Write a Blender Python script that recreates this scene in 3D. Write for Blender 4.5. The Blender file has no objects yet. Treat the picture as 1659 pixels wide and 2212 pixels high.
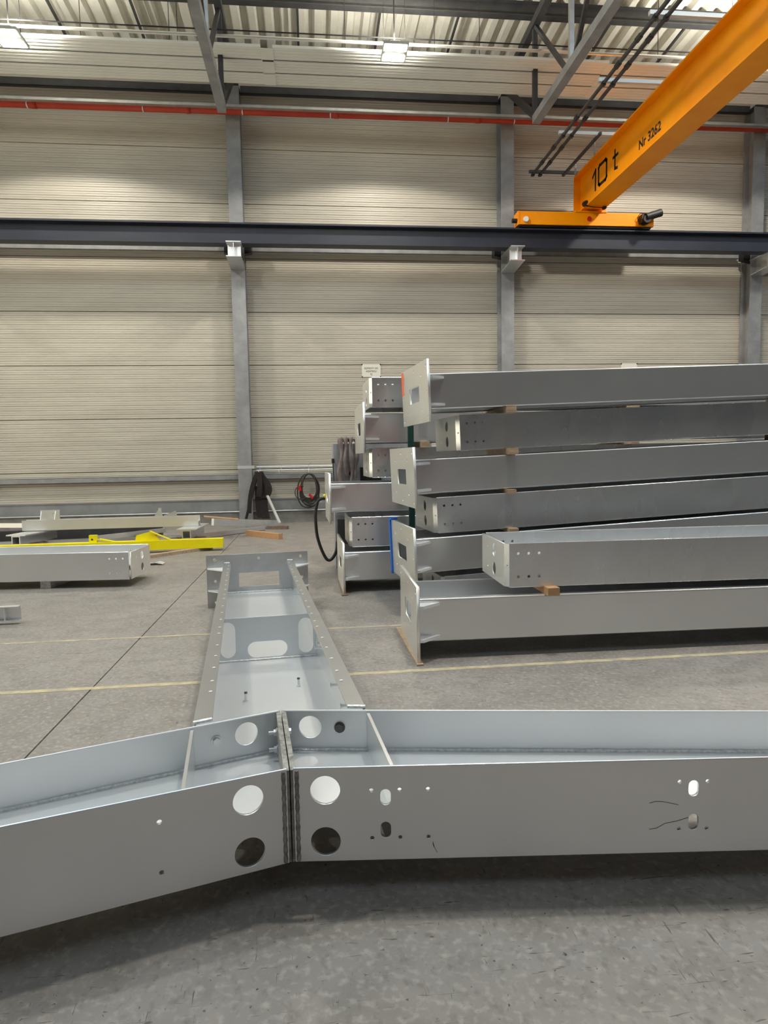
import bpy, bmesh, math, random
from mathutils import Vector, Matrix, Euler
random.seed(7)
S = bpy.context.scene
C = S.collection
R = math.radians

# ---------------------------------------------------------------- camera
def cam_setup():
    yaw, pitch, roll, f = 0.106094, 0.0813022, 0.0180087, 1440.58
    fw = Vector((math.sin(yaw)*math.cos(pitch), math.cos(yaw)*math.cos(pitch), -math.sin(pitch)))
    r = Vector((math.cos(yaw), -math.sin(yaw), 0)); d = fw.cross(r)
    r2 = r*math.cos(roll) + d*math.sin(roll); d2 = -r*math.sin(roll) + d*math.cos(roll)
    cd = bpy.data.cameras.new('camera'); co = bpy.data.objects.new('camera', cd); C.objects.link(co)
    m = Matrix((( r2.x, -d2.x, -fw.x, 0.0), (r2.y, -d2.y, -fw.y, 0.0), (r2.z, -d2.z, -fw.z, 1.5), (0, 0, 0, 1)))
    co.matrix_world = m
    cd.sensor_fit = 'VERTICAL'; cd.sensor_height = 36.0; cd.lens = f/2212*36.0
    cd.clip_start = 0.05; cd.clip_end = 200
    S.camera = co
cam_setup()

# ---------------------------------------------------------------- world, exposure, light levels
W = bpy.data.worlds.new('world'); S.world = W; W.use_nodes = True
W.node_tree.nodes['Background'].inputs[0].default_value = (0.62, 0.70, 0.80, 1)
W.node_tree.nodes['Background'].inputs[1].default_value = 0.3
S.view_settings.view_transform = 'Standard'; S.view_settings.look = 'None'
S.view_settings.exposure = 0.0; S.view_settings.gamma = 1.0; S.view_settings.use_curve_mapping = False
ROOFLIGHT = 3.1          # daylight through the translucent roof strips
GATE_GLOW = 2.0          # warm glow of an unseen gate panel added in the left gable
LAMP_W = 740.0           # each high-bay lamp of the row at the wall, downward
UPLAMP_W = 560.0         # upward spots added to these lamps to brighten deck and heaters
MIDLAMP_W = 1000.0       # each lamp of the row in mid hall

# ---------------------------------------------------------------- materials
def srgb(r, g, b):
    f = lambda c: (c/255/12.92 if c/255 <= 0.04045 else ((c/255+0.055)/1.055)**2.4)
    return (f(r), f(g), f(b), 1)
MAT = {}
def mat(name, col, rough=0.5, metal=0.0, col2=None, scale=6.0, detail=4.0, stretch=None, bump=0.0, bscale=40.0,
        rough2=None, emit=None, estr=0.0, spec=0.5, cpos=(0.35, 0.65), trans=0.0):
    m = bpy.data.materials.new(name); m.use_nodes = True; nt = m.node_tree; n = nt.nodes; L = nt.links
    b = n['Principled BSDF']
    b.inputs['Base Color'].default_value = col; b.inputs['Roughness'].default_value = rough
    b.inputs['Metallic'].default_value = metal; b.inputs['Specular IOR Level'].default_value = spec
    if col2 is not None or bump or rough2 is not None:
        tc = n.new('ShaderNodeTexCoord'); mp = n.new('ShaderNodeMapping')
        L.new(tc.outputs['Object'], mp.inputs['Vector'])
        if stretch: mp.inputs['Scale'].default_value = stretch
        nz = n.new('ShaderNodeTexNoise'); nz.inputs['Scale'].default_value = scale; nz.inputs['Detail'].default_value = detail
        nz.inputs['Roughness'].default_value = 0.6
        L.new(mp.outputs[0], nz.inputs['Vector'])
        rp = n.new('ShaderNodeMapRange'); rp.inputs[1].default_value = cpos[0]; rp.inputs[2].default_value = cpos[1]
        L.new(nz.outputs['Fac'], rp.inputs[0])
        if col2 is not None:
            mx = n.new('ShaderNodeMix'); mx.data_type = 'RGBA'
            mx.inputs[6].default_value = col; mx.inputs[7].default_value = col2
            L.new(rp.outputs[0], mx.inputs[0]); L.new(mx.outputs[2], b.inputs['Base Color'])
        if rough2 is not None:
            mr = n.new('ShaderNodeMapRange'); mr.inputs[3].default_value = rough; mr.inputs[4].default_value = rough2
            L.new(rp.outputs[0], mr.inputs[0]); L.new(mr.outputs[0], b.inputs['Roughness'])
        if bump:
            nb = n.new('ShaderNodeTexNoise'); nb.inputs['Scale'].default_value = bscale; nb.inputs['Detail'].default_value = 3
            L.new(mp.outputs[0], nb.inputs['Vector'])
            bp = n.new('ShaderNodeBump'); bp.inputs['Strength'].default_value = bump; bp.inputs['Distance'].default_value = 0.01
            L.new(nb.outputs['Fac'], bp.inputs['Height']); L.new(bp.outputs[0], b.inputs['Normal'])
    if emit is not None:
        b.inputs['Emission Color'].default_value = emit; b.inputs['Emission Strength'].default_value = estr
    MAT[name] = m
    return m
G1 = (0.76, 0.775, 0.79, 1); G2 = (0.66, 0.675, 0.69, 1)
mat('galv', (0.80, 0.81, 0.82, 1), 0.28, 0.78, (0.75, 0.76, 0.775, 1), 2.0, 1.5, None, 0, 60, None, cpos=(0.2, 0.8))
mat('galv_inside', (0.80, 0.82, 0.84, 1), 0.36, 0.52, (0.76, 0.78, 0.80, 1), 2.5, 1.5, None, 0, 60, None, cpos=(0.2, 0.8))  # same zinc as galv, made more diffuse so trays look skylit
mat('galv_lip', (0.50, 0.505, 0.51, 1), 0.36, 0.85, (0.46, 0.465, 0.47, 1), 5, 1.5, None, 0, 60, None, cpos=(0.2, 0.8))
mat('galv_streak', (0.72, 0.735, 0.75, 1), 0.22, 0.80, (0.68, 0.69, 0.70, 1), 1.6, 2.0, (2.2, 1, 1.0), 0, 30, 0.34, cpos=(0.2, 0.8))
mat('galv_bright', (0.84, 0.86, 0.87, 1), 0.34, 0.7, (0.76, 0.78, 0.79, 1), 8, 4, None, 0.02, 80, 0.42)
mat('galv_dull', (0.60, 0.61, 0.62, 1), 0.38, 0.85, (0.52, 0.53, 0.54, 1), 5, 5, None, 0, 60, 0.5)
mat('galv_warm', (0.92, 0.905, 0.86, 1), 0.30, 0.60, (0.86, 0.85, 0.81, 1), 4, 1.5, None, 0, 60, None, cpos=(0.2, 0.8))  # cream reflection on the end plates put into the zinc colour
mat('gusset_zinc', (0.92, 0.935, 0.94, 1), 0.35, 0.25)
mat('weld', (0.75, 0.77, 0.78, 1), 0.4, 0.6, (0.52, 0.53, 0.53, 1), 60, 3, None, 0.4, 150)
mat('weld_dark', (0.20, 0.19, 0.18, 1), 0.55, 0.4, (0.42, 0.42, 0.40, 1), 35, 4, None, 0.5, 120)
mat('bolt_dark', (0.12, 0.115, 0.11, 1), 0.45, 0.6)
mat('steel_grey', srgb(160, 161, 163), 0.5, 0.2, srgb(138, 139, 141), 3, 5, None, 0.02, 50)
mat('steel_dark', srgb(72, 72, 74), 0.55, 0.2, srgb(60, 60, 62), 4, 4)
mat('rail_blue', srgb(52, 56, 68), 0.45, 0.0, srgb(44, 47, 57), 2, 4, (0.3, 1, 1), spec=0.3)
mat('rail_dark', srgb(34, 34, 40), 0.4, 0.2)
mat('orange', srgb(255, 160, 0), 0.42, 0.0, srgb(250, 150, 0), 1.5, 3, spec=0.25)
mat('yellow', srgb(255, 240, 0), 0.35, 0.0, srgb(245, 226, 0), 3, 3)
mat('black', srgb(24, 23, 24), 0.55)
mat('rubber', srgb(40, 38, 38), 0.6)
mat('cable', srgb(60, 55, 52), 0.6)
mat('red', srgb(190, 30, 32), 0.35)
mat('pipe_red', srgb(192, 72, 50), 0.55, 0.0, srgb(178, 62, 44), 2, 3, spec=0.3)
mat('white_paint', srgb(236, 236, 230), 0.45)
mat('arm_white', srgb(206, 208, 206), 0.4, 0.3)
mat('panel_wall', srgb(199, 193, 181), 0.45, 0.0, srgb(187, 181, 169), 1.3, 4, (0.4, 1, 3))
mat('panel_heat', srgb(246, 247, 240), 0.4, 0.0, srgb(240, 241, 234), 1, 3)
mat('deck', srgb(226, 225, 214), 0.45, 0.0, srgb(212, 210, 200), 2, 4)
mat('plinth', srgb(146, 148, 150), 0.6, 0.1, srgb(128, 130, 132), 2, 5)
mat('concrete_base', srgb(142, 140, 136), 0.8, 0.0, srgb(116, 114, 110), 4, 6, None, 0.2, 30)
mat('wood', srgb(202, 178, 150), 0.7, 0.0, srgb(172, 144, 116), 4, 5, (1, 12, 12), 0.1, 30)
mat('wood_red', srgb(208, 164, 122), 0.7, 0.0, srgb(184, 138, 98), 6, 5, (1, 12, 12))
mat('wood_old', srgb(150, 128, 112), 0.8, 0.0, srgb(112, 94, 82), 6, 5, (1, 10, 10), 0.15, 30)
mat('film', (0.75, 0.72, 0.70, 1), 0.25, 0.0, (0.45, 0.42, 0.41, 1), 30, 4, None, 0.6, 60)
mat('paper', srgb(232, 230, 220), 0.7)
mat('ink', srgb(62, 60, 58), 0.7)
mat('text_black', srgb(26, 22, 18), 0.5)
mat('green', srgb(22, 66, 60), 0.5)
mat('blue', srgb(36, 112, 214), 0.45)
mat('spray', srgb(255, 96, 50), 0.6, 0.0, srgb(250, 140, 100), 40, 3)
mat('cloth_black', srgb(46, 38, 36), 0.9, 0.0, srgb(34, 29, 28), 8, 4)
mat('cloth_grey', srgb(150, 138, 134), 0.95, 0.0, srgb(108, 94, 92), 6, 5, (2, 2, 1))
mat('cabinet_grey', srgb(176, 178, 184), 0.4, 0.3, srgb(150, 152, 158), 4, 4)
mat('line_yellow', srgb(204, 190, 150), 0.7, 0.0, srgb(172, 162, 142), 9, 6, None, 0, 1, None, None, 0, 0.3, (0.40, 0.62))
mat('joint_dark', srgb(70, 66, 62), 0.9)
mat('hall_wall', srgb(112, 110, 106), 0.6)  # colour set dark so the zinc mirrors a dim hall
mat('warm_wall', srgb(226, 214, 178), 0.6)
mat('reflected_red', srgb(176, 50, 46), 0.6)
mat('lamp_lens', (1, 1, 1, 1), 0.3, 0, None, emit=(1.0, 0.97, 0.86, 1), estr=45.0)
mat('lamp_body', srgb(170, 172, 164), 0.4, 0.3)
mat('rooflight', (0.8, 0.85, 0.9, 1), 0.5, 0, None, emit=(0.62, 0.84, 1.0, 1), estr=ROOFLIGHT)
mat('rooflight_dim', (0.8, 0.85, 0.9, 1), 0.5, 0, None, emit=(0.62, 0.84, 1.0, 1), estr=ROOFLIGHT*0.35)
mat('gate_glow', (0.8, 0.8, 0.75, 1), 0.5, 0, None, emit=(1.0, 0.90, 0.68, 1), estr=GATE_GLOW)

def floor_mat():
    m = bpy.data.materials.new('floor_concrete'); m.use_nodes = True; nt = m.node_tree; n = nt.nodes; L = nt.links
    b = n['Principled BSDF']; b.inputs['Roughness'].default_value = 0.5
    tc = n.new('ShaderNodeNewGeometry')
    def noise(scale, detail, st=(1, 1, 1), rot=0.0, dist=0.0):
        mp = n.new('ShaderNodeMapping'); mp.inputs['Scale'].default_value = st; mp.inputs['Rotation'].default_value = (0, 0, rot)
        L.new(tc.outputs['Position'], mp.inputs[0])
        z = n.new('ShaderNodeTexNoise'); z.inputs['Scale'].default_value = scale; z.inputs['Detail'].default_value = detail
        z.inputs['Distortion'].default_value = dist
        L.new(mp.outputs[0], z.inputs['Vector']); return z.outputs['Fac']
    def ramp(x, a, c, lo=0.0, hi=1.0):
        r = n.new('ShaderNodeMapRange'); r.inputs[1].default_value = a; r.inputs[2].default_value = c
        r.inputs[3].default_value = lo; r.inputs[4].default_value = hi; L.new(x, r.inputs[0]); return r.outputs[0]
    def mix(f, a, c):
        x = n.new('ShaderNodeMix'); x.data_type = 'RGBA'; L.new(f, x.inputs[0])
        for i, v in ((6, a), (7, c)):
            if isinstance(v, tuple): x.inputs[i].default_value = v
            else: L.new(v, x.inputs[i])
        return x.outputs[2]
    base = mix(ramp(noise(0.9, 5), 0.35, 0.68), srgb(152, 146, 141), srgb(137, 131, 126))
    base = mix(ramp(noise(5, 6, (1, 1.15, 1), 0.2), 0.45, 0.75), base, srgb(130, 124, 118))
    base = mix(ramp(noise(34, 6, (1, 1, 1), 0.4), 0.50, 0.72), base, srgb(168, 161, 154))
    base = mix(ramp(noise(21, 6, (1.3, 1, 1), 0.9), 0.55, 0.74), base, srgb(124, 118, 112))
    s1 = ramp(noise(7, 2, (1, 9, 1), 0.5, 1.6), 0.68, 0.73)
    base = mix(s1, base, srgb(100, 94, 89))
    s2 = ramp(noise(8, 2, (9, 1, 1), 0.35, 1.8), 0.69, 0.74)
    base = mix(s2, base, srgb(104, 98, 93))
    base = mix(ramp(noise(55, 2), 0.68, 0.76), base, srgb(74, 69, 65))
    L.new(base, b.inputs['Base Color'])
    L.new(ramp(noise(4, 5), 0.3, 0.7, 0.40, 0.62), b.inputs['Roughness'])
    bp = n.new('ShaderNodeBump'); bp.inputs['Strength'].default_value = 0.12; bp.inputs['Distance'].default_value = 0.01
    L.new(noise(30, 5), bp.inputs['Height']); L.new(bp.outputs[0], b.inputs['Normal'])
    MAT['floor_concrete'] = m
floor_mat()

# ---------------------------------------------------------------- geometry helpers
def join_meshes(a, b):
    bm = bmesh.new(); bm.from_mesh(a); bm.from_mesh(b); bm.to_mesh(a); bm.free(); bpy.data.meshes.remove(b); return a
class MB:
    def __init__(s): s.v = []; s.f = []
    def add(s, vs, fs):
        o = len(s.v); s.v += [tuple(x) for x in vs]; s.f += [tuple(i+o for i in q) for q in fs]; return s
    def box(s, x0, x1, y0, y1, z0, z1):
        return s.add([(x0,y0,z0),(x1,y0,z0),(x1,y1,z0),(x0,y1,z0),(x0,y0,z1),(x1,y0,z1),(x1,y1,z1),(x0,y1,z1)],
                     [(0,3,2,1),(4,5,6,7),(0,1,5,4),(1,2,6,5),(2,3,7,6),(3,0,4,7)])
    def prism(s, a, b):      # two equal-length loops, sides joined and capped
        n = len(a)
        return s.add(list(a)+list(b), [tuple(range(n-1,-1,-1)), tuple(range(n, 2*n))] + [(i,(i+1)%n,n+(i+1)%n,n+i) for i in range(n)])
    def bar(s, p, q, w, h, up=(0,0,1)):     # rectangular bar between two points
        p = Vector(p); q = Vector(q); d = (q-p).normalized(); u = Vector(up)
        if abs(d.dot(u)) > 0.98: u = Vector((0,1,0))
        sd = d.cross(u).normalized(); u = sd.cross(d)
        L = [sd*(-w/2)-u*h/2, sd*(w/2)-u*h/2, sd*(w/2)+u*h/2, sd*(-w/2)+u*h/2]
        return s.prism([p+k for k in L], [q+k for k in L])
    def tube(s, pts, r, n=8, cap=True):
        pts = [Vector(p) for p in pts]; rings = []; prev = None
        for i, p in enumerate(pts):
            d = (pts[min(i+1,len(pts)-1)]-pts[max(i-1,0)]).normalized()
            if prev is None:
                u = Vector((0,0,1)) if abs(d.z) < 0.9 else Vector((1,0,0)); u = (u - d*u.dot(d)).normalized()
            else: u = (prev - d*prev.dot(d)).normalized()
            prev = u; w = d.cross(u)
            rr = r[i] if isinstance(r, (list, tuple)) else r
            rings.append([p + u*(rr*math.cos(2*math.pi*k/n)) + w*(rr*math.sin(2*math.pi*k/n)) for k in range(n)])
        vs = [v for g in rings for v in g]
        fs = [(i*n+k, i*n+(k+1)%n, (i+1)*n+(k+1)%n, (i+1)*n+k) for i in range(len(pts)-1) for k in range(n)]
        if cap: fs += [tuple(range(n-1,-1,-1)), tuple(range((len(pts)-1)*n, len(pts)*n))]
        return s.add(vs, fs)
    def cyl(s, p, q, r, n=16): return s.tube([p, q], r, n)
    def mesh(s, name):
        me = bpy.data.meshes.new(name); me.from_pydata(s.v, [], s.f); me.update()
        bm = bmesh.new(); bm.from_mesh(me); bmesh.ops.recalc_face_normals(bm, faces=bm.faces); bm.to_mesh(me); bm.free()
        return me
    def build(s, name, m, parent=None, smooth=False):
        me = s.mesh(name); return link(name, me, m, parent, smooth)

def link(name, me, m, parent=None, smooth=False):
    if m is not None and not me.materials: me.materials.append(MAT[m])
    if smooth:
        for p in me.polygons: p.use_smooth = True
    o = bpy.data.objects.new(name, me); C.objects.link(o)
    if parent: o.parent = parent
    return o
def tag(o, label, cat, group=None, kind=None):
    o['label'] = label; o['category'] = cat
    if group: o['group'] = group
    if kind: o['kind'] = kind
    return o
def struct(o, label=None, cat=None):
    o['kind'] = 'structure'
    if label: o['label'] = label
    if cat: o['category'] = cat
    return o
def thing(name, label, cat, loc=(0,0,0), rot=(0,0,0), group=None):
    o = bpy.data.objects.new(name, None); o.empty_display_size = 0.1; C.objects.link(o)
    o.location = loc; o.rotation_euler = rot
    return tag(o, label, cat, group)
def copy_tree(o, parent=None):
    c = o.copy(); C.objects.link(c); c.parent = parent
    for ch in list(o.children): copy_tree(ch, c)
    return c
def box(name, m, parent, *b): return MB().box(*b).build(name, m, parent)

def circle(cx, cy, r, n=20): return [(cx+r*math.cos(2*math.pi*i/n), cy+r*math.sin(2*math.pi*i/n)) for i in range(n)]
def slot(cx, cy, w, h, n=8):     # oblong opening, round ends on its long side
    r = min(w, h)/2; dx = w/2-r; dy = h/2-r; out = []
    if h >= w:
        out += [(cx+r*math.cos(math.pi*i/n), cy+dy+r*math.sin(math.pi*i/n)) for i in range(n+1)]
        out += [(cx+r*math.cos(math.pi+math.pi*i/n), cy-dy+r*math.sin(math.pi+math.pi*i/n)) for i in range(n+1)]
    else:
        out += [(cx+dx+r*math.cos(-math.pi/2+math.pi*i/n), cy+r*math.sin(-math.pi/2+math.pi*i/n)) for i in range(n+1)]
        out += [(cx-dx+r*math.cos(math.pi/2+math.pi*i/n), cy+r*math.sin(math.pi/2+math.pi*i/n)) for i in range(n+1)]
    return out
def rect(x0, x1, y0, y1): return [(x0,y0),(x1,y0),(x1,y1),(x0,y1)]
def plate_mesh(name, outer, holes, th):
    """flat plate in local XY with real openings, thickness th centred on z=0"""
    cu = bpy.data.curves.new(name, 'CURVE'); cu.dimensions = '2D'; cu.fill_mode = 'BOTH'; cu.extrude = th/2
    for lp in [outer]+list(holes):
        sp = cu.splines.new('POLY'); sp.points.add(len(lp)-1)
        for p, c in zip(sp.points, lp): p.co = (c[0], c[1], 0, 1)
        sp.use_cyclic_u = True
    ob = bpy.data.objects.new('tmp', cu); C.objects.link(ob)
    dg = bpy.context.evaluated_depsgraph_get(); dg.update()
    me = bpy.data.meshes.new_from_object(ob.evaluated_get(dg)); me.name = name
    bpy.data.objects.remove(ob); bpy.data.curves.remove(cu)
    bm = bmesh.new(); bm.from_mesh(me); bmesh.ops.remove_doubles(bm, verts=bm.verts, dist=1e-5)
    bmesh.ops.recalc_face_normals(bm, faces=bm.faces); bm.to_mesh(me); bm.free()
    me.materials.clear()
    return me
def plate(name, outer, holes, th, m, parent, M):
    """M: 4x4 placing the local XY plate"""
    me = plate_mesh(name, outer, holes, th); me.transform(M); me.update()
    return link(name, me, m, parent)
def frame(o, ex, ey):
    ex = Vector(ex).normalized(); ey = Vector(ey).normalized(); ez = ex.cross(ey)
    return Matrix(((ex.x,ey.x,ez.x,o[0]),(ex.y,ey.y,ez.y,o[1]),(ex.z,ey.z,ez.z,o[2]),(0,0,0,1)))
XZ = lambda y: frame((0,y,0),(1,0,0),(0,0,1))
YZ = lambda x: frame((x,0,0),(0,1,0),(0,0,1))
XY = lambda z: frame((0,0,z),(1,0,0),(0,1,0))
def text_mesh(name, body, size, m, parent, M, ext=0.002, xs=1.0, align='LEFT', off=0.0):
    cu = bpy.data.curves.new(name, 'FONT'); cu.body = body; cu.size = size; cu.extrude = ext; cu.align_x = align; cu.offset = off
    ob = bpy.data.objects.new('tmp', cu); C.objects.link(ob)
    dg = bpy.context.evaluated_depsgraph_get(); dg.update()
    me = bpy.data.meshes.new_from_object(ob.evaluated_get(dg)); me.name = name
    bpy.data.objects.remove(ob); bpy.data.curves.remove(cu); me.materials.clear()
    me.transform(M @ Matrix.Diagonal((xs,1,1,1))); me.update()
    return link(name, me, m, parent)

# ================================================================ THE HALL
YW = 16.2; YC = 15.75; BAY = 6.28; COLX = [-7.83, -1.55, 4.72, 11.0]
XL, XR, YB = -15.0, 23.0, -14.0
def roofz(y): return 10.62 + 0.03*(16.2-y)

# floor: slabs with saw-cut joints between
fl = struct(box('floor', 'joint_dark', None, XL, XR, YB, YW+0.3, -0.25, -0.012), 'worn grey concrete hall floor with saw cut joints', 'floor')
jx = [XL, -7.8, -1.5, 4.78, 11.06, 17.3, XR]
for i in range(len(jx)-1):
    box('slab', 'floor_concrete', fl, jx[i]+0.005, jx[i+1]-0.005, YB, YW+0.3, -0.012, 0.0)
for y, x0, x1, w in ((4.555, -6.0, 8.0, 0.055), (5.84, -6.0, 8.0, 0.030)):
    MB().prism([(x0,y-0.06-w/2,0),(x1,y+0.05-w/2,0),(x1,y+0.05+w/2,0),(x0,y-0.06+w/2,0)],
               [(x0,y-0.06-w/2,0.0012),(x1,y+0.05-w/2,0.0012),(x1,y+0.05+w/2,0.0012),(x0,y-0.06+w/2,0.0012)]).build('painted_line', 'line_yellow', fl)

# back wall of ribbed sandwich panels, one object per panel
wb = struct(box('wall_back', 'hall_wall', None, XL, XR, YW+0.02, YW+0.2, 0.0, 11.0), 'cream ribbed metal panel wall behind the columns', 'wall')
def wall_panel(w, h):
    b = MB(); prof = [(0.0, 0.035)]; n = 12; p = h/n
    for i in range(n):
        z = i*p
        prof += [(z+0.010, 0.0), (z+p*0.44, 0.0), (z+p*0.50, 0.007), (z+p*0.56, 0.0), (z+p-0.014, 0.0), (z+p-0.002, 0.013)] if i < n-1 else \
                [(z+0.010, 0.0), (z+p*0.44, 0.0), (z+p*0.50, 0.007), (z+p*0.56, 0.0), (z+p-0.014, 0.0), (z+p-0.006, 0.035)]
    v = []; 
    for x in (0.004, w-0.004): v += [(x, d, z) for z, d in prof]
    k = len(prof); b.add(v, [(i, k+i, k+i+1, i+1) for i in range(k-1)])
    return b
pm = {}
zs = [0.06+1.222*i for i in range(9)]
colx_all = [XL] + COLX + [17.28, XR]
for i in range(len(colx_all)-1):
    x0, x1 = colx_all[i], colx_all[i+1]; w = round(x1-x0, 3)
    for z in zs:
        if w not in pm: pm[w] = wall_panel(w, 1.222).mesh('wall_panel'); pm[w].materials.append(MAT['panel_wall'])
        o = link('wall_panel', pm[w], None, wb); o.location = (x0, YW-0.035, z)
bb = struct(MB().box(XL, XR, YW-0.10, YW+0.02, 0.30, 0.56).box(XL, XR, YW-0.115, YW+0.02, 0.555, 0.57).build('trim_1', 'plinth', None), 'grey sheet metal plinth flashing along the wall foot', 'trim')
cb = struct(box('baseboard_back', 'concrete_base', None, XL, XR, YW-0.14, YW+0.02, 0.0, 0.28), 'bare concrete upstand under the wall panels', 'baseboard')
cp = tag(MB().tube([(XL+0.5, YW-0.16, 0.285), (XR-0.5, YW-0.16, 0.285)], 0.018, 8).build('conduit', 'galv_dull', None), 'thin galvanised conduit along the top of the concrete upstand', 'pipe')

# gables and the wall behind the camera
wl = struct(MB().box(XL-0.2, XL, YB, 2.0, 0, 12).box(XL-0.2, XL, 13.0, YW+0.2, 0, 12).box(XL-0.2, XL, 2.0, 13.0, 5.2, 12).build('wall_left', 'warm_wall', None), 'pale gable wall with an opening for the added glow panel', 'wall')
gd = struct(box('gate_glow_panel', 'gate_glow', None, XL-0.16, XL-0.08, 2.0, 13.0, 0.0, 5.2), 'unseen warm glowing panel added in the gate opening', 'door')  # emissive panel added to brighten the end plates from the left
wr = struct(box('wall_right', 'hall_wall', None, XR, XR+0.2, YB, YW+0.2, 0, 12), 'grey gable wall at the far right, darkened for the zinc reflections', 'wall')
wf = struct(box('wall_front', 'hall_wall', None, XL, XR, YB-0.2, YB, 0, 12), 'hall wall behind the photographer', 'wall')

# roof deck (trapezoidal sheet) with translucent strips let in
def deck(x0, x1, y0, y1, name, m):
    b = MB(); p = 0.34; prof = []; x = x0
    while x < x1 - 0.01:
        prof += [(x, 0.0), (x+0.13, 0.0), (x+0.175, 0.13), (x+0.295, 0.13)]; x += p
    prof.append((x1, 0.0)); k = len(prof)
    v = [(a, y0, roofz(y0)+h) for a, h in prof] + [(a, y1, roofz(y1)+h) for a, h in prof]
    b.add(v, [(i, i+1, k+i+1, k+i) for i in range(k-1)])
    return b.build(name, m, None)
struct(deck(XL, XR, 7.4, YW+0.4, 'ceiling', 'deck'), 'trapezoidal steel roof deck near the eaves', 'ceiling')
struct(deck(XL, XR, -0.5, 4.4, 'ceiling', 'deck'), 'trapezoidal steel roof deck in mid hall', 'ceiling')
struct(deck(XL, XR, YB, -4.5, 'ceiling', 'deck'), 'trapezoidal steel roof deck behind the photographer', 'ceiling')
for i, (y0, y1) in enumerate(((4.4, 7.4), (-4.5, -0.5))):
    struct(MB().prism([(XL,y0,roofz(y0)+0.1),(XR,y0,roofz(y0)+0.1),(XR,y1,roofz(y1)+0.1),(XL,y1,roofz(y1)+0.1)],
                      [(XL,y0,roofz(y0)+0.14),(XR,y0,roofz(y0)+0.14),(XR,y1,roofz(y1)+0.14),(XL,y1,roofz(y1)+0.14)]).build('window_%d' % (i+1), ('rooflight', 'rooflight_dim')[i], None),
           'translucent rooflight strip', 'window')

# ---------------------------------------------------------------- columns
def make_column_post(label):
    t = thing('steel_column', label, 'column', (0, YC, 0), group='wall columns')
    box('front_flange', 'steel_grey', t, -0.155, 0.155, 0.0, 0.022, 0.012, 9.78)
    box('web', 'steel_grey', t, -0.012, 0.012, 0.022, 0.36, 0.012, 9.78)
    box('rear_flange', 'steel_grey', t, -0.155, 0.155, 0.36, 0.382, 0.012, 9.78)
    box('base_plate', 'steel_grey', t, -0.2, 0.2, -0.04, 0.40, 0.0, 0.012)
    box('stiffener', 'steel_grey', t, -0.15, 0.15, 0.022, 0.36, 6.17, 6.19)
    # bracket carrying the crane runway: I-section stub
    b = MB(); b.box(-0.16, 0.16, -0.80, 0.0, 6.165, 6.185); 
    b.prism([(-0.16,-0.80,5.86),(0.16,-0.80,5.86),(0.16,-0.80,5.88),(-0.16,-0.80,5.88)], [(-0.16,0.0,5.80),(0.16,0.0,5.80),(0.16,0.0,5.82),(-0.16,0.0,5.82)])
    b.add([(-0.008,-0.78,5.88),(0.008,-0.78,5.88),(0.008,-0.78,6.165),(-0.008,-0.78,6.165),(-0.008,0,5.82),(0.008,0,5.82),(0.008,0,6.165),(-0.008,0,6.165)],
          [(0,1,2,3),(4,7,6,5),(0,4,5,1),(1,5,6,2),(2,6,7,3),(3,7,4,0)])
    b.build('bracket', 'galv', t)
    box('bracket_end_plate', 'galv_bright', t, -0.14, 0.14, -0.62, -0.60, 5.87, 6.165)
    b = MB(); b.box(-0.155, 0.155, -0.06, 0.40, 9.78, 9.80); b.build('cap_plate', 'steel_dark', t)
    # cleats that carry the side rails
    for s in (-1, 1):
        b = MB(); b.prism([(s*0.02, 0.06, 6.14), (s*0.30, 0.06, 6.20), (s*0.30, 0.06, 6.36), (s*0.02, 0.06, 6.42)],
                          [(s*0.02, 0.235, 6.14), (s*0.32, 0.235, 6.20), (s*0.32, 0.235, 6.36), (s*0.02, 0.235, 6.42)])
        b.build('cleat', 'rail_dark', t)
    return t
cl = ['grey steel wall column beyond the left edge, left of the cable coil bay', 'grey steel column with black slings hanging at its foot',
      'grey steel column left of the orange end carriage', 'grey steel column at the right edge behind the orange girder']
c0 = make_column_post(cl[0])
posts = [c0]
for i in range(1, 4):
    c = copy_tree(c0); c['label'] = cl[i]; posts.append(c)
for c, x in zip(posts, COLX): c.location.x = x
# the column with the slings carries a conduit strap
box('strap_plate', 'galv_bright', posts[1], -0.16, 0.22, -0.006, 0.0, 1.30, 1.37)

# side rails (girts) between the columns
def girt(z, h, y, m, label, x0, x1, lip=True):
    b = MB().box(x0, x1, y, y+0.008, z, z+h).box(x0, x1, y, y+0.10, z, z+0.008).box(x0, x1, y, y+0.10, z+h-0.008, z+h)
    o = b.build('side_rail', m, None); return tag(o, label, 'wall rail', 'side rails')
place = ['left bay', 'middle bay', 'right bay']
for i in range(3):
    x0, x1 = COLX[i]+0.17, COLX[i+1]-0.17
    girt(6.27, 0.10, YW-0.22, 'steel_grey', 'grey wall rail under the crane runway, %s' % place[i], x0+0.14, x1-0.14)
    girt(9.70, 0.16, YW-0.30, 'steel_dark', 'dark eaves rail above the red pipe, %s' % place[i], x0, x1)
    girt(1.04, 0.12, YW-0.16, 'steel_grey', 'grey wall rail at waist height, %s' % place[i], x0, x1)
tag(MB().box(XL, XR, 15.48, 15.58, 9.19, 9.20).box(XL, XR, 15.475, 15.485, 9.19, 9.245).build('cable_tray', 'galv_dull', None), 'pale cable tray running just above the red pipe', 'cable tray')

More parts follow.
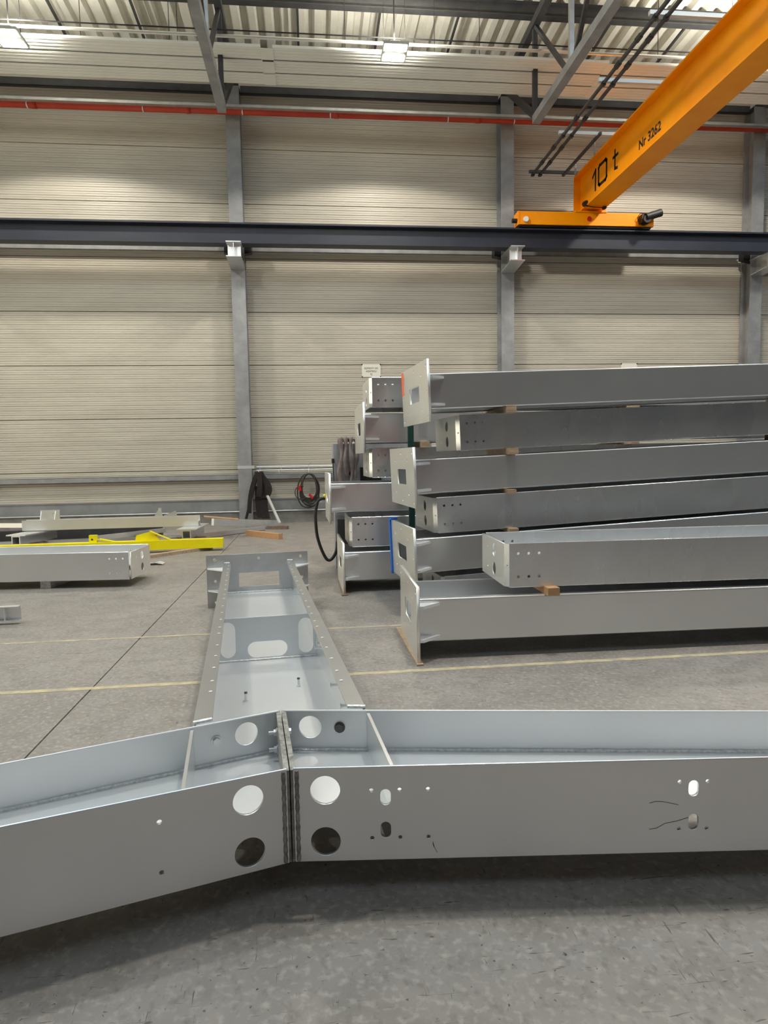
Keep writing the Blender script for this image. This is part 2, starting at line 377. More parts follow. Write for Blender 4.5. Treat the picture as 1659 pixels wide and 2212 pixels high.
# crane runway beam with rail on the brackets
rw = thing('crane_runway_beam', 'dark blue crane runway beam crossing the whole wall', 'crane rail', (0, 15.25, 6.185))
b = MB().box(XL+0.3, XR-0.3, -0.15, 0.15, 0.0, 0.022); b.build('bottom_flange', 'rail_blue', rw)
box('web', 'rail_blue', rw, XL+0.3, XR-0.3, -0.008, 0.008, 0.022, 0.40)
box('top_flange', 'rail_blue', rw, XL+0.3, XR-0.3, -0.15, 0.15, 0.40, 0.425)
box('rail', 'rail_dark', rw, XL+0.3, XR-0.3, -0.03, 0.03, 0.425, 0.475)

# ---------------------------------------------------------------- roof trusses
def make_truss(label):
    t = thing('roof_truss', label, 'roof truss', (0, 0, 0), group='roof trusses')
    MB().bar((0,13.75,8.29),(0,YB+0.3,8.29),0.16,0.16).build('lower_chord', 'steel_grey', t)
    MB().bar((0,15.9,10.12),(0,YB+0.3,roofz(YB+0.3)-0.45),0.14,0.16).build('top_chord', 'steel_dark', t)
    MB().bar((0,13.75,8.36),(0,15.7,9.86),0.11,0.11).build('diagonal', 'steel_dark', t)
    MB().bar((0,13.82,8.3),(0,13.82,10.1),0.09,0.09).build('post', 'steel_dark', t)
    y = 13.85
    while y > YB+4:
        zt = lambda q: 10.12 + (15.9-q)*0.0275
        MB().bar((0,y-0.02,zt(y)),(0,y-1.78,8.33),0.07,0.07).build('diagonal', 'steel_dark', t)
        MB().bar((0,y-1.95,8.3),(0,y-1.95,zt(y-1.95)),0.08,0.08).build('post', 'galv_dull', t)
        MB().bar((0,y-2.1,8.33),(0,y-3.7,zt(y-3.7)),0.07,0.07).build('diagonal', 'steel_dark', t)
        y -= 3.72
    return t
tl = ['grey roof truss above the column with the slings', 'grey roof truss left of the orange girder', 'grey roof truss out of sight at the right', 'grey roof truss out of sight at the left']
t0 = make_truss(tl[0]); tr = [t0]
for i in (1, 2, 3):
    c = copy_tree(t0); c['label'] = tl[i]; tr.append(c)
for c, x in zip(tr, (-1.55, 4.72, 11.0, -7.83)): c.location.x = x

# purlins
def purlin(y, label):
    z = roofz(y)
    b = MB().box(XL, XR, y-0.006, y+0.006, z-0.26, z).box(XL, XR, y-0.08, y+0.08, z-0.28, z-0.26).box(XL, XR, y-0.08, y+0.08, z-0.012, z-0.002)
    return tag(b.build('purlin', 'steel_dark', None), label, 'purlin', 'roof purlins')
purlin(14.0, 'dark roof purlin across the top of the picture')
purlin(15.95, 'dark eaves purlin at the foot of the roof deck')
purlin(11.4, 'dark roof purlin next above the picture edge')
# sag rods between purlins
for i, (x, w) in enumerate(((-4.9, 'left of the left lamp wires'), (-3.3, 'left of the left truss'), (-0.05, 'right of the left truss'), (1.62, 'beside the middle lamp'), (3.24, 'right of the middle lamp'), (6.48, 'right of the right truss'), (8.15, 'beside the orange girder'))):
    tag(MB().bar((x,14.05,roofz(14)-0.16),(x,15.9,roofz(15.9)-0.2),0.045,0.045).build('sag_rod', 'steel_dark', None), 'thin dark roof brace rod, %s' % w, 'brace rod', 'roof brace rods')

# ---------------------------------------------------------------- radiant heating panels hung under the roof
def heat_strip(x0, x1, y0, y1, z, label):
    b = MB(); n = 4; p = (y1-y0)/n; prof = []
    for i in range(n):
        y = y0+i*p
        prof += [(y+0.004, 0.0), (y+p*0.25, 0.0), (y+p*0.5, -0.010), (y+p*0.75, 0.0), (y+p-0.012, 0.0), (y+p-0.006, 0.018)]
    k = len(prof)
    prof2 = prof + [(y1, 0.0), (y1, 0.05), (y0, 0.05)]; k = len(prof2)
    A = [(x0, y, z+h) for y, h in prof2]; B = [(x1, y, z+h) for y, h in prof2]
    b.add(A+B, [(i, (i+1) % k, k+(i+1) % k, k+i) for i in range(k)])
    return tag(b.build('radiant_heater', 'panel_heat', None), label, 'ceiling heater', 'radiant ceiling heaters')
ystr = [(13.47, 13.865), (13.91, 14.31), (14.35, 14.75)]
xseg = [(-14.0, -7.85, 'left end section'), (-7.53, -0.76, 'section above the left truss'), (-0.54, 6.14, 'section behind the middle lamp'), (6.40, 13.0, 'section behind the orange girder'), (13.3, 20.0, 'right end section')]
HEAT = []
rows = ['front strip', 'middle strip', 'rear strip']
for (x0, x1, xn) in xseg:
    for (y0, y1), rn in zip(ystr, rows):
        HEAT.append((x0, x1, rn, heat_strip(x0, x1, y0, y1, 9.30, 'white ribbed radiant ceiling panel, %s, %s' % (rn, xn))))
for h in HEAT:
    if h[2] != 'rear strip':
        yy = 13.865 if h[2] == 'front strip' else 14.31
        box('gap_shade', 'steel_dark', h[3], h[0], h[1], yy+0.002, yy+0.04, 9.312, 9.345)  # dark strip standing in for the shade in the gap
def heater_at(x, row):
    return min((h for h in HEAT if h[2] == row), key=lambda h: max(h[0]-x, x-h[1], 0))[3]
for (x0, x1, xn) in ((-7.86, -7.52, 'left of the left truss'), (-0.77, -0.53, 'right of the left truss'), (6.13, 6.41, 'left of the orange girder')):
    for (y0, y1), rn in zip(ystr, rows):
        tag(box('joint_cover', 'panel_heat', None, x0, x1, y0+0.02, y1-0.01, 9.285, 9.293), 'plain white joint cover on the ceiling panels, %s, %s' % (rn, xn), 'cover plate', 'ceiling panel joint covers')
hp = tag(MB().tube([(-14, 13.36, 9.40), (20, 13.36, 9.40)], 0.03, 8).build('heating_pipe', 'galv_warm', None), 'thin pipe along the front edge of the ceiling panels', 'pipe')
tag(MB().tube([(-14, 13.28, 9.46), (20, 13.28, 9.46)], 0.014, 6).build('heating_cable', 'black', None), 'black cable along the front edge of the ceiling panels', 'cable')
# hanger wires
for i, x in enumerate((-4.05, -2.45, -2.3, 0.85, 2.6, 3.5, 5.35, 7.2, 8.9)):
    MB().tube([(x,13.55,9.33),(x,13.55,roofz(13.55))], 0.007, 5).build('hanger_wire', 'black', heater_at(x, 'front strip'))
for i, x in enumerate((-5.75, -3.4, 0.6, 2.35, 5.1, 9.2)):
    MB().tube([(x,14.70,9.32),(x,15.72,9.9)], 0.006, 5).build('stay_wire', 'black', heater_at(x, 'rear strip'))

# red fire pipe with clamps
fp = thing('fire_pipe', 'red fire service pipe under the eaves along the wall', 'pipe', (0,0,0))
pz = lambda x: 9.17 + 0.0025*(x+6.4)
MB().tube([(XL+0.2, 15.66, pz(XL)), (XR-0.2, 15.66, pz(XR))], 0.068, 14).build('pipe', 'pipe_red', fp, True)
for x in (-12.5, -10.2, -5.85, -3.45, -1.32, 0.62, 3.3, 4.85, 8.3):
    MB().tube([(x-0.012, 15.66, pz(x)), (x+0.012, 15.66, pz(x))], 0.075, 14).build('clamp', 'galv_bright', fp, True)
for x in (-9.0, -5.72, -2.5, 0.75, 4.0):
    MB().tube([(x-0.06, 15.66, pz(x)), (x+0.06, 15.66, pz(x))], 0.076, 14).build('coupling', 'pipe_red', fp, True)

# ---------------------------------------------------------------- high-bay lamps
def make_lamp(label, loc, tilt=0.0, power=None, cone=148, up=True):
    t = thing('high_bay_lamp', label, 'lamp', loc, (0, 0, tilt), group='high bay lamps')
    b = MB().box(-0.235,0.235,-0.28,0.28,0.0,0.05); b.build('housing', 'lamp_body', t)
    b = MB(); b.prism([(-0.15,-0.2,0.05),(0.15,-0.2,0.05),(0.15,0.2,0.05),(-0.15,0.2,0.05)], [(-0.08,-0.12,0.16),(0.08,-0.12,0.16),(0.08,0.12,0.16),(-0.08,0.12,0.16)]); b.build('driver_box', 'lamp_body', t)
    for y0, y1 in ((-0.26,-0.05),(0.06,0.26)):
        b = MB(); b.prism([(-0.21,y0,0.0),(0.21,y0,0.0),(0.21,y1,0.0),(-0.21,y1,0.0)], [(-0.17,y0+0.03,-0.02),(0.17,y0+0.03,-0.02),(0.17,y1-0.03,-0.02),(-0.17,y1-0.03,-0.02)]); b.build('lens', 'lamp_lens', t)
    top = roofz(loc[1])-loc[2]
    MB().tube([(0,0,0.16),(0,0,top)], 0.012, 6).build('power_cord', 'black', t)
    for s in (-1, 1): MB().tube([(s*0.2,0,0.05),(s*0.2,0,top)], 0.005, 5).build('hanger_wire', 'black', t)
    sp = bpy.data.lights.new('lamp_light', 'SPOT'); sp.energy = power or LAMP_W; sp.spot_size = R(cone); sp.spot_blend = 0.12
    sp.color = (1.0, 0.93, 0.80); sp.shadow_soft_size = 0.2
    so = bpy.data.objects.new('lamp_light', sp); C.objects.link(so); so.parent = t; so.location = (0,0,-0.05)
    if up:  # extra upward spot, lifts the deck and heater undersides
        su = bpy.data.lights.new('added_uplight', 'SPOT'); su.energy = UPLAMP_W; su.spot_size = R(172); su.spot_blend = 0.1; su.color = (1.0, 0.95, 0.84); su.shadow_soft_size = 0.12
        uo = bpy.data.objects.new('added_uplight', su); C.objects.link(uo); uo.parent = t; uo.location = (0,0,0.2); uo.rotation_euler = (math.pi,0,0)
    return t
make_lamp('lit high bay lamp hanging in front of the middle ceiling panels', (1.73, 12.95, 9.0))
make_lamp('lit high bay lamp at the upper left picture edge', (-5.12, 13.05, 9.0))
make_lamp('lit high bay lamp out of sight on the right', (8.6, 12.95, 9.0))
make_lamp('lit high bay lamp out of sight on the left', (-11.0, 12.95, 9.0))
for x, w in ((-5.1, 'left'), (1.75, 'centre'), (8.6, 'right')):
    make_lamp('lit high bay lamp out of sight over mid hall, %s' % w, (x, 4.6, 9.2), 0.0, MIDLAMP_W, 164, False)

# ---------------------------------------------------------------- overhead crane
cr = thing('overhead_crane', 'orange overhead travelling crane marked 10 t on the runway beam', 'crane', (6.5, 15.25, 6.66))
ox, oy, oz = 6.5, 15.25, 6.66
def crb(name, m, x0, x1, y0, y1, z0, z1, par=cr): return box(name, m, par, x0-ox, x1-ox, y0-oy, y1-oy, z0-oz, z1-oz)
ec = crb('end_carriage', 'orange', 4.80, 7.98, 15.10, 15.40, 6.70, 6.985)
crb('carriage_lower_rail', 'rail_dark', 4.84, 7.94, 15.16, 15.34, 6.662, 6.70)
crb('end_cap', 'orange', 4.77, 4.80, 15.09, 15.41, 6.69, 6.99)
MB().cyl((4.88+0.06-ox, 15.09-oy, 6.80-oz), (4.88+0.06-ox, 15.05-oy, 6.80-oz), 0.06, 20).build('wheel_cap', 'white_paint', ec)
MB().cyl((4.77-ox, 15.2-oy, 6.80-oz), (4.66-ox, 15.2-oy, 6.80-oz), 0.05, 14).build('buffer', 'black', ec)
MB().cyl((6.43-ox, 15.10-oy, 6.84-oz), (6.43-ox, 15.07-oy, 6.84-oz), 0.05, 20).build('signal_lamp', 'red', ec)
m_ = MB(); m_.cyl((7.72-ox,15.08-oy,6.80-oz),(7.72-ox,14.88-oy,6.80-oz),0.09,16); m_.cyl((7.70-ox,14.92-oy,6.84-oz),(8.06-ox,14.92-oy,6.95-oz),0.085,16); m_.box(7.62-ox,7.82-ox,14.94-oy,15.1-oy,6.74-oz,6.92-oz)
m_.build('drive_motor', 'black', ec)
MB().tube([(7.60-ox,15.07-oy,6.78-oz),(7.56-ox,15.03-oy,6.88-oz),(7.62-ox,15.02-oy,6.96-oz),(7.75-ox,15.05-oy,6.97-oz)], 0.010, 6).build('motor_cable', 'black', ec)
# box girder: wide top flange, webs set in, bottom flange; the far end of the web is cut square
g0, g1 = 15.28, -13.5
crb('girder_top_flange', 'orange', 6.14, 6.92, g1, g0, 7.80, 7.83)
crb('girder_side', 'orange', 6.30, 6.315, g1, g0, 7.08, 7.80)
crb('girder_side', 'orange', 6.745, 6.76, g1, g0, 7.08, 7.80)
crb('girder_bottom_flange', 'orange', 6.28, 6.78, g1, g0-0.02, 7.06, 7.08)
crb('girder_end_plate', 'orange', 6.14, 6.92, g0, g0+0.015, 7.02, 7.83)
crb('seat_plate', 'orange', 6.10, 6.85, 15.08, 15.42, 6.985, 7.015)
MB().cyl((6.27-ox,14.98-oy,7.12-oz),(6.27-ox,14.86-oy,7.10-oz),0.06,14).build('cable_gland', 'black', cr)
MB().cyl((6.72-ox,14.98-oy,7.04-oz),(6.72-ox,14.9-oy,7.03-oz),0.04,12).build('limit_switch', 'black', cr)
MB().tube([(6.27-ox,14.92-oy,7.06-oz),(6.5-ox,14.9-oy,7.03-oz),(6.72-ox,14.94-oy,7.04-oz)],0.010,6).build('switch_cable', 'black', cr)
TF = lambda y, z: frame((6.2985-ox, y-oy, z-oz), (0,-1,0), (0,0,1))
# capacity marking: tall squared figures built as strokes
def stroke_mark(name, segs, w, y0, z0):
    b = MB()
    for (a0, b0), (a1, b1) in segs:
        d = Vector((a1-a0, b1-b0)).normalized(); nrm = Vector((-d.y, d.x))*w/2; e = d*w/2
        q = [Vector((a0,b0))-e-nrm, Vector((a1,b1))+e-nrm, Vector((a1,b1))+e+nrm, Vector((a0,b0))-e+nrm]
        b.prism([(6.3-ox, y0-k.x-oy, z0+k.y-oz) for k in q], [(6.297-ox, y0-k.x-oy, z0+k.y-oz) for k in q])
    return b.build(name, 'text_black', cr)
stroke_mark('figure_one', [((0.16,0),(0.16,0.40)),((0.16,0.40),(0.02,0.31))], 0.068, 14.62, 7.24)
stroke_mark('figure_zero', [((0.0,0.05),(0.0,0.37)),((0.0,0.37),(0.05,0.41)),((0.05,0.41),(0.34,0.41)),((0.34,0.41),(0.39,0.37)),((0.39,0.37),(0.39,0.05)),((0.39,0.05),(0.34,0.01)),((0.34,0.01),(0.05,0.01)),((0.05,0.01),(0.0,0.05))], 0.068, 14.30, 7.245)
stroke_mark('letter_t', [((0.10,0.04),(0.10,0.38)),((0.10,0.03),(0.20,0.01)),((0.02,0.27),(0.22,0.27))], 0.058, 13.62, 7.26)
text_mesh('crane_number', 'Nr 3262', 0.235, 'text_black', cr, TF(12.52, 7.205), off=0.006)
# conductor bars and their arms along the girder
for i, (x, z) in enumerate(((5.12, 7.80), (5.29, 7.80))):
    MB().bar((x-ox,15.2-oy,z-oz),(x-ox,g1-oy,z-oz),0.045,0.045).build('conductor_bar', 'steel_dark', cr)
    for y in (14.6, 13.9, 12.7, 11.0, 10.3, 8.6):
        MB().bar((x-ox,y-oy,z-oz),(x-ox,y-0.16-oy,z-oz),0.06,0.06).build('bar_clip', 'rail_dark', cr)
MB().bar((5.85-ox,15.2-oy,7.82-oz),(5.85-ox,13.2-oy,7.82-oz),0.05,0.05).build('conductor_bar', 'steel_dark', cr)
for y in (14.55, 13.55): MB().bar((5.88-ox,y-oy,7.82-oz),(5.88-ox,y-oy,7.56-oz),0.03,0.03).build('drop_bracket', 'steel_grey', cr)
for y, m in ((15.11, 'steel_dark'), (13.30, 'arm_white'), (11.46, 'arm_white'), (9.73, 'arm_white'), (7.9, 'arm_white')):
    MB().bar((5.03-ox,y-oy,7.85-oz),(6.2-ox,y-oy,7.85-oz),0.06,0.06).build('support_arm', m, cr)
    MB().bar((5.12-ox,y-oy,7.83-oz),(5.12-ox,y-oy,7.76-oz),0.06,0.08).build('bar_clip', 'rail_dark', cr)
    MB().bar((5.29-ox,y-oy,7.83-oz),(5.29-ox,y-oy,7.76-oz),0.06,0.08).build('bar_clip', 'rail_dark', cr)

# ================================================================ GALVANISED ELEMENTS
HB = 0.325
def studs_part(t, pts, z):
    for x, y in pts:
        st = MB().cyl((x,y,z),(x,y,z+0.045),0.008,10).cyl((x,y,z),(x,y,z+0.008),0.013,10).build('stud', 'galv_bright', t); MB().cyl((x,y,z+0.045),(x,y,z+0.053),0.009,10).build('stud_cap', 'bolt_dark', st)

# ---- the big Y-shaped frame in the foreground
FA, BA = R(11.1), R(14.8)
fr = thing('frame_node', 'galvanised Y shaped frame node with two rafters and a tray leg in the foreground', 'steel frame', (-0.103, 2.213, 0.125), (0, 0, R(5.7)))
Z1 = HB
tf = 0.012
def rafter_half(sgn, L, holes_f, holes_b):
    # flange plates in local frames: s along the flange, h up
    fd = Vector((sgn*math.cos(FA), -math.sin(FA), 0)); bd = Vector((sgn*math.cos(BA), -math.sin(BA), 0))
    fo = Vector((sgn*0.012, -0.004, 0)); bo = Vector((sgn*0.012, 0.535, 0))
    Lb = L*0.995
    fp_ = plate('front_flange', rect(0, L, 0, Z1), holes_f, tf, 'galv', fr, frame(fo, fd, (0,0,1)))
    join_meshes(fp_.data, MB().tube([fo+Vector((0,0,Z1)), fo+fd*L+Vector((0,0,Z1))], 0.0062, 10).mesh('edge'))
    bp_ = plate('rear_flange', rect(0, Lb, 0, Z1), holes_b, tf, 'galv_inside', fr, frame(bo, bd, (0,0,1)))
    join_meshes(bp_.data, MB().tube([bo+Vector((0,0,Z1)), bo+bd*Lb+Vector((0,0,Z1))], 0.0062, 10).mesh('edge'))
    # web: horizontal plate between flanges
    a = fo; b_ = fo+fd*L; c = bo+bd*Lb; d = bo
    zw = 0.150
    MB().prism([(p.x,p.y,zw) for p in (a,b_,c,d)], [(p.x,p.y,zw+0.012) for p in (a,b_,c,d)]).build('web', 'galv_inside', fr)
    # weld seam between the web and rear flange
    nrm = Vector((-math.sin(BA)*sgn*-1, 0, 0))
    off = Vector((-sgn*math.sin(BA), -math.cos(BA), 0))
    off = Vector((0, -0.012, 0))
    pts = []; n = 60
    for i in range(n+1):
        p = bo + bd*(Lb*i/n) + off; pts.append((p.x, p.y, zw+0.014+0.001*math.sin(i*2.1)))
    MB().tube(pts, 0.008, 6).build('weld_seam', 'weld', fr)
    off2 = Vector((0, 0.012, 0))
    pts = [tuple(fo + fd*(L*i/20) + off2 + Vector((0,0,zw+0.014))) for i in range(21)]
    MB().tube(pts, 0.008, 6).build('weld_seam', 'weld', fr)
    # stiffener across
    s1 = Vector((sgn*0.352, 0.445, 0)); s0 = Vector((sgn*0.345, -0.062, 0))
    MB().prism([(s0.x-0.006,s0.y,zw+0.012),(s0.x+0.006,s0.y,zw+0.012),(s1.x+0.006,s1.y,zw+0.012),(s1.x-0.006,s1.y,zw+0.012)],
               [(s0.x-0.006,s0.y,Z1-0.003),(s0.x+0.006,s0.y,Z1-0.003),(s1.x+0.006,s1.y,Z1-0.003),(s1.x-0.006,s1.y,Z1-0.003)]).build('stiffener', 'galv', fr)
    MB().prism([(s0.x-0.006,s0.y,0.0),(s0.x+0.006,s0.y,0.0),(s1.x+0.006,s1.y,0.0),(s1.x-0.006,s1.y,0.0)],
               [(s0.x-0.006,s0.y,zw),(s0.x+0.006,s0.y,zw),(s1.x+0.006,s1.y,zw),(s1.x-0.006,s1.y,zw)]).build('stiffener', 'galv', fr)
    # end plate at the joint
    MB().box(min(0,sgn*0.018)+sgn*0.002, max(0,sgn*0.018)+sgn*0.002, -0.008, 0.545, 0.0, Z1).build('end_plate', 'weld_dark', fr)
    # vertical weld bead outside
    pts = [(sgn*0.022, -0.014, 0.005+Z1*i/24*0.98) for i in range(25)]
    MB().tube(pts, [0.007+0.0015*math.sin(i*2.3) for i in range(25)], 6).build('joint_weld', 'weld_dark', fr)
zl = lambda z: z-0.125
hf = [circle(0.107, zl(0.376), 0.051, 36), circle(0.105, zl(0.195), 0.051, 36), slot(0.312, zl(0.347), 0.036, 0.058), slot(0.311, zl(0.231), 0.036, 0.058)]
for s in (0.264, 0.360, 0.457): hf += [circle(s, zl(0.372), 0.0075, 12), circle(s, zl(0.203), 0.0075, 12)]
hf += [slot(1.368, zl(0.352), 0.036, 0.058), slot(1.369, zl(0.232), 0.036, 0.058)]
for s in (1.320, 1.416): hf += [circle(s, zl(0.376), 0.0075, 12), circle(s, zl(0.209), 0.0075, 12)]
rafter_half(1, 3.6, hf, [circle(0.110, zl(0.384), 0.048, 36), circle(0.110, zl(0.20), 0.048, 36)])
hl = [circle(0.132, zl(0.376), 0.051, 36), circle(0.132, zl(0.195), 0.051, 36), circle(0.413, zl(0.367), 0.0085, 12), circle(0.413, zl(0.20), 0.0085, 12)]
rafter_half(-1, 3.2, hl, [circle(0.137, zl(0.385), 0.048, 36), circle(0.137, zl(0.20), 0.048, 36)])
def hexbolt(t, p, d, r=0.017, h=0.014, m='bolt_dark', name='bolt'):
    p = Vector(p); d = Vector(d).normalized()
    b = MB(); b.tube([p, p+d*h], r, 6); b.tube([p-d*0.002, p+d*0.003], r*1.35, 16); return b.build(name, m, t)
q = Vector((0.012+0.232*math.cos(BA), 0.535-0.232*math.sin(BA)-0.008, zl(0.384))); hexbolt(fr, q, (-math.sin(BA), -math.cos(BA), 0), 0.017, 0.02)
q = Vector((-0.012-0.259*math.cos(BA), 0.535-0.259*math.sin(BA)-0.008, zl(0.382))); hexbolt(fr, q, (math.sin(BA), -math.cos(BA), 0), 0.016, 0.016, 'galv')
# scuffs on the right front flange
_fd = Vector((math.cos(FA), -math.sin(FA), 0)); _fo = Vector((0.012, -0.0105, 0)); 
for pts in ([(1.215,0.178),(1.235,0.184),(1.26,0.183),(1.29,0.176),(1.315,0.170)], [(1.215,0.085),(1.24,0.088),(1.27,0.105),(1.31,0.112),(1.35,0.124)], [(0.47,0.06),(0.475,0.04),(0.485,0.02)], [(0.47,0.055),(0.472,0.045),(0.474,0.04)]):
    MB().tube([_fo+_fd*a+Vector((0,0,z)) for a, z in pts], 0.0009, 5).build('scuff_mark', 'cable', fr)
# joint bolts through the end plates, near the rear flange
for z in (0.205, 0.275):
    hexbolt(fr, (-0.022, 0.44, z), (-1,0,0), 0.014, 0.014, 'galv_dull'); MB().cyl((-0.036,0.44,z),(-0.056,0.44,z),0.008,10).build('bolt_shank','galv_dull',fr)
    hexbolt(fr, (0.022, 0.44, z), (1,0,0), 0.013, 0.012, 'galv_bright')
# tray leg
CY0, CY1 = 0.545, 4.73
plate('tray_bottom', rect(-0.345, 0.345, 0.50, CY1), [], 0.012, 'galv_inside', fr, XY(0.010))
for s in (-1, 1):
    box('tray_side', 'galv', fr, min(s*0.352, s*0.340), max(s*0.352, s*0.340), 0.46, CY1, 0.0, Z1-0.008)
    if s < 0:
        rv = MB().cyl((0,0,0),(0,0,0.003),0.0085,10).mesh('rivet'); rv.materials.append(MAT['gusset_zinc'])
    for i in range(19):
        ro = link('rivet', rv, None, fr); ro.location = (s*0.300, CY0+0.25+0.21*i + (0.06 if i % 5 == 0 else 0), Z1)
    plate('tray_lip', rect(*sorted((s*0.352, s*0.278)), 0.52, CY1), [], 0.008, 'galv_lip', fr, XY(Z1-0.004))
    MB().tube([(s*0.352, 0.50, Z1-0.001), (s*0.28, 0.52, Z1)], 0.009, 6).build('weld_seam', 'weld', fr)
    MB().tube([(s*0.29, CY1-0.01, Z1), (s*0.345, CY1-0.01, Z1)], 0.014, 6).build('weld_seam', 'weld', fr)
MB().tube([(-0.335, CY1-0.01, 0.02), (0.335, CY1-0.01, 0.02)], 0.010, 6).build('weld_seam', 'weld', fr)
# diaphragm with three oblong openings
plate('diaphragm', rect(-0.338, 0.338, 0.018, Z1-0.012), [slot(-0.262, 0.165, 0.10, 0.245), slot(0.262, 0.165, 0.10, 0.245), slot(0.0, 0.088, 0.27, 0.11)], 0.008, 'galv_inside', fr, XZ(2.33))
MB().tube([(-0.335+0.67*i/30, 2.318, 0.020+0.001*math.sin(i*2)) for i in range(31)], 0.008, 6).build('weld_seam', 'weld', fr)
# base plate
bh = [rect(-0.225+0.02, 0.183+0.02, zl(0.200), zl(0.345))] + [circle(x, zl(z), 0.016, 16) for x in (-0.44, 0.0, 0.43) for z in (0.493, 0.05)] + [circle(x, zl(0.27), 0.016, 16) for x in (-0.44, 0.44)]
plate('base_plate', rect(-0.525, 0.505, -0.124, zl(0.540)), bh, 0.024, 'galv_dull', fr, XZ(CY1+0.02))
for s in (-1, 1):
    for z in (0.055, Z1-0.045):
        MB().prism([(s*0.352,CY1+0.006,z-0.006),(s*0.515,CY1+0.006,z-0.006),(s*0.515,CY1-0.02,z-0.006),(s*0.352,CY1-0.20,z-0.006)],
                   [(s*0.352,CY1+0.006,z+0.006),(s*0.515,CY1+0.006,z+0.006),(s*0.515,CY1-0.02,z+0.006),(s*0.352,CY1-0.20,z+0.006)]).build('gusset', 'gusset_zinc', fr)
studs_part(fr, [(-0.145,0.62),(0.19,0.66),(-0.15,1.55),(0.16,1.72),(0.0,3.35),(-0.17,2.95),(0.17,3.0)], 0.016)
for y, z in ((0.86,0.20),(1.25,0.17),(1.9,0.22),(2.05,0.15),(2.6,0.24),(2.9,0.16),(3.4,0.23),(3.8,0.15)):
    MB().cyl((0.340,y,z),(0.300,y,z),0.008,10).cyl((0.300,y,z),(0.292,y,z),0.013,10).build('side_stud', 'galv_bright', fr)
for y in (1.4, 2.1, 2.75, 3.3): MB().cyl((-0.340,y,0.2),(-0.31,y,0.2),0.008,10).build('side_stud', 'galv_bright', fr)
# timber that carries the rafters, out of the light below
def timber(label, p, q, w, h, m='wood_old', group='timber packers', name='timber_packer'):
    p = Vector(p); q = Vector(q)
    return tag(MB().bar((p.x,p.y,p.z+h/2),(q.x,q.y,q.z+h/2),w,h).build(name, m, None), label, 'timber', group)
timber('timber bearer under the right rafter of the foreground frame, past the right picture edge', (2.4,1.85,0),(2.5,2.5,0),0.12,0.122)
timber('timber bearer under the left rafter of the foreground frame, past the left picture edge', (-1.9,1.5,0),(-2.15,2.2,0),0.12,0.122)
timber('timber bearer hidden under the tray leg of the foreground frame', (-0.75,5.6,0),(-0.15,5.66,0),0.10,0.122)

# ---- stacked members
PW = 0.74
def mesh_cache():
    K = {}
    L = 6.4
    # tray members with a base plate
    def fold(y, sg):
        # folded plate: outer corners rounded to a 14 mm radius
        r = 0.014; prof = []
        for k in range(6): a = math.pi/2*k/5; prof.append((r-r*math.cos(a), HB-r+r*math.sin(a)))
        prof += [(0.06, HB), (0.06, HB-0.010), (0.012, HB-0.010), (0.012, 0.010), (0.05, 0.010), (0.05, 0.0)]
        for k in range(6): a = math.pi/2*k/5; prof.append((r-r*math.sin(a), r-r*math.cos(a)))
        pp = [(y+sg*d, z) for d, z in prof]
        return MB().prism([(0,d,z) for d, z in pp], [(L,d,z) for d, z in pp]).mesh('side_plate')
    K['side'] = fold(0, 1); K['side2'] = fold(PW, -1)
    K['bottom'] = MB().box(0, L, 0.012, PW-0.012, 0.012, 0.024).mesh('bottom_plate')
    cy = PW/2; z0, z1 = -0.115, HB+0.115
    h = [rect(cy-0.19, cy+0.19, HB/2-0.074, HB/2+0.074)]
    for y in (-0.09, cy, PW+0.09):
        for z in (z0+0.05, z1-0.05): h.append(circle(y, z, 0.013, 12))
    for y in (-0.095, PW+0.095): h.append(circle(y, HB/2, 0.013, 12))
    for y in (0.10, PW-0.10):
        for z in (z0+0.12, z1-0.12): h.append(circle(y, z, 0.013, 12))
    K['plate'] = plate_mesh('base_plate', rect(-0.14, PW+0.14, z0, z1), h, 0.024); K['plate'].transform(YZ(-0.012))
    def gus(y, sgn, z):
        return MB().prism([(0,y,z-0.011),(0,y+sgn*0.125,z-0.011),(0.03,y+sgn*0.125,z-0.011),(0.17,y,z-0.011)],[(0,y,z+0.011),(0,y+sgn*0.125,z+0.011),(0.03,y+sgn*0.125,z+0.011),(0.17,y,z+0.011)])
    K['gus'] = [gus(0,-1,0.04).mesh('gusset'), gus(0,-1,HB-0.04).mesh('gusset'), gus(PW,1,0.04).mesh('gusset'), gus(PW,1,HB-0.04).mesh('gusset')]
    # H members with two round holes in the end plate
    hh = [circle(x, z, 0.0115, 14) for x in (0.10, 0.18, 0.26) for z in (0.075, HB-0.075)]
    K['hflange'] = plate_mesh('front_flange', rect(0.03, L, 0, HB), hh, 0.012); K['hflange'].transform(XZ(0.006))
    K['hflange2'] = plate_mesh('rear_flange', rect(0.03, L, 0, HB), hh, 0.012); K['hflange2'].transform(XZ(PW-0.006))
    K['hweb'] = MB().box(0.012, L, 0.012, PW-0.012, HB/2-0.006, HB/2+0.006).mesh('web')
    K['hend'] = plate_mesh('end_plate', rect(0.04, PW, 0.0, HB), [circle(PW*0.46, HB*0.27, 0.052, 28), circle(PW*0.46, HB*0.73, 0.052, 28), circle(PW*0.74, HB*0.25, 0.012, 10), circle(PW*0.74, HB*0.75, 0.012, 10)], 0.012); K['hend'].transform(YZ(0.006))
    K['hcorner'] = MB().prism([(0,0.04,0),(0.012,0.04,0),(0.042,0.012,0),(0.03,0.0,0)], [(0,0.04,HB),(0.012,0.04,HB),(0.042,0.012,HB),(0.03,0.0,HB)]).mesh('corner_plate')
    return K
K = mesh_cache()
for k in ('side','side2'): K[k].materials.append(MAT['galv'])
K['bottom'].materials.append(MAT['galv_inside'])
K['plate'].materials.append(MAT['galv_warm'])
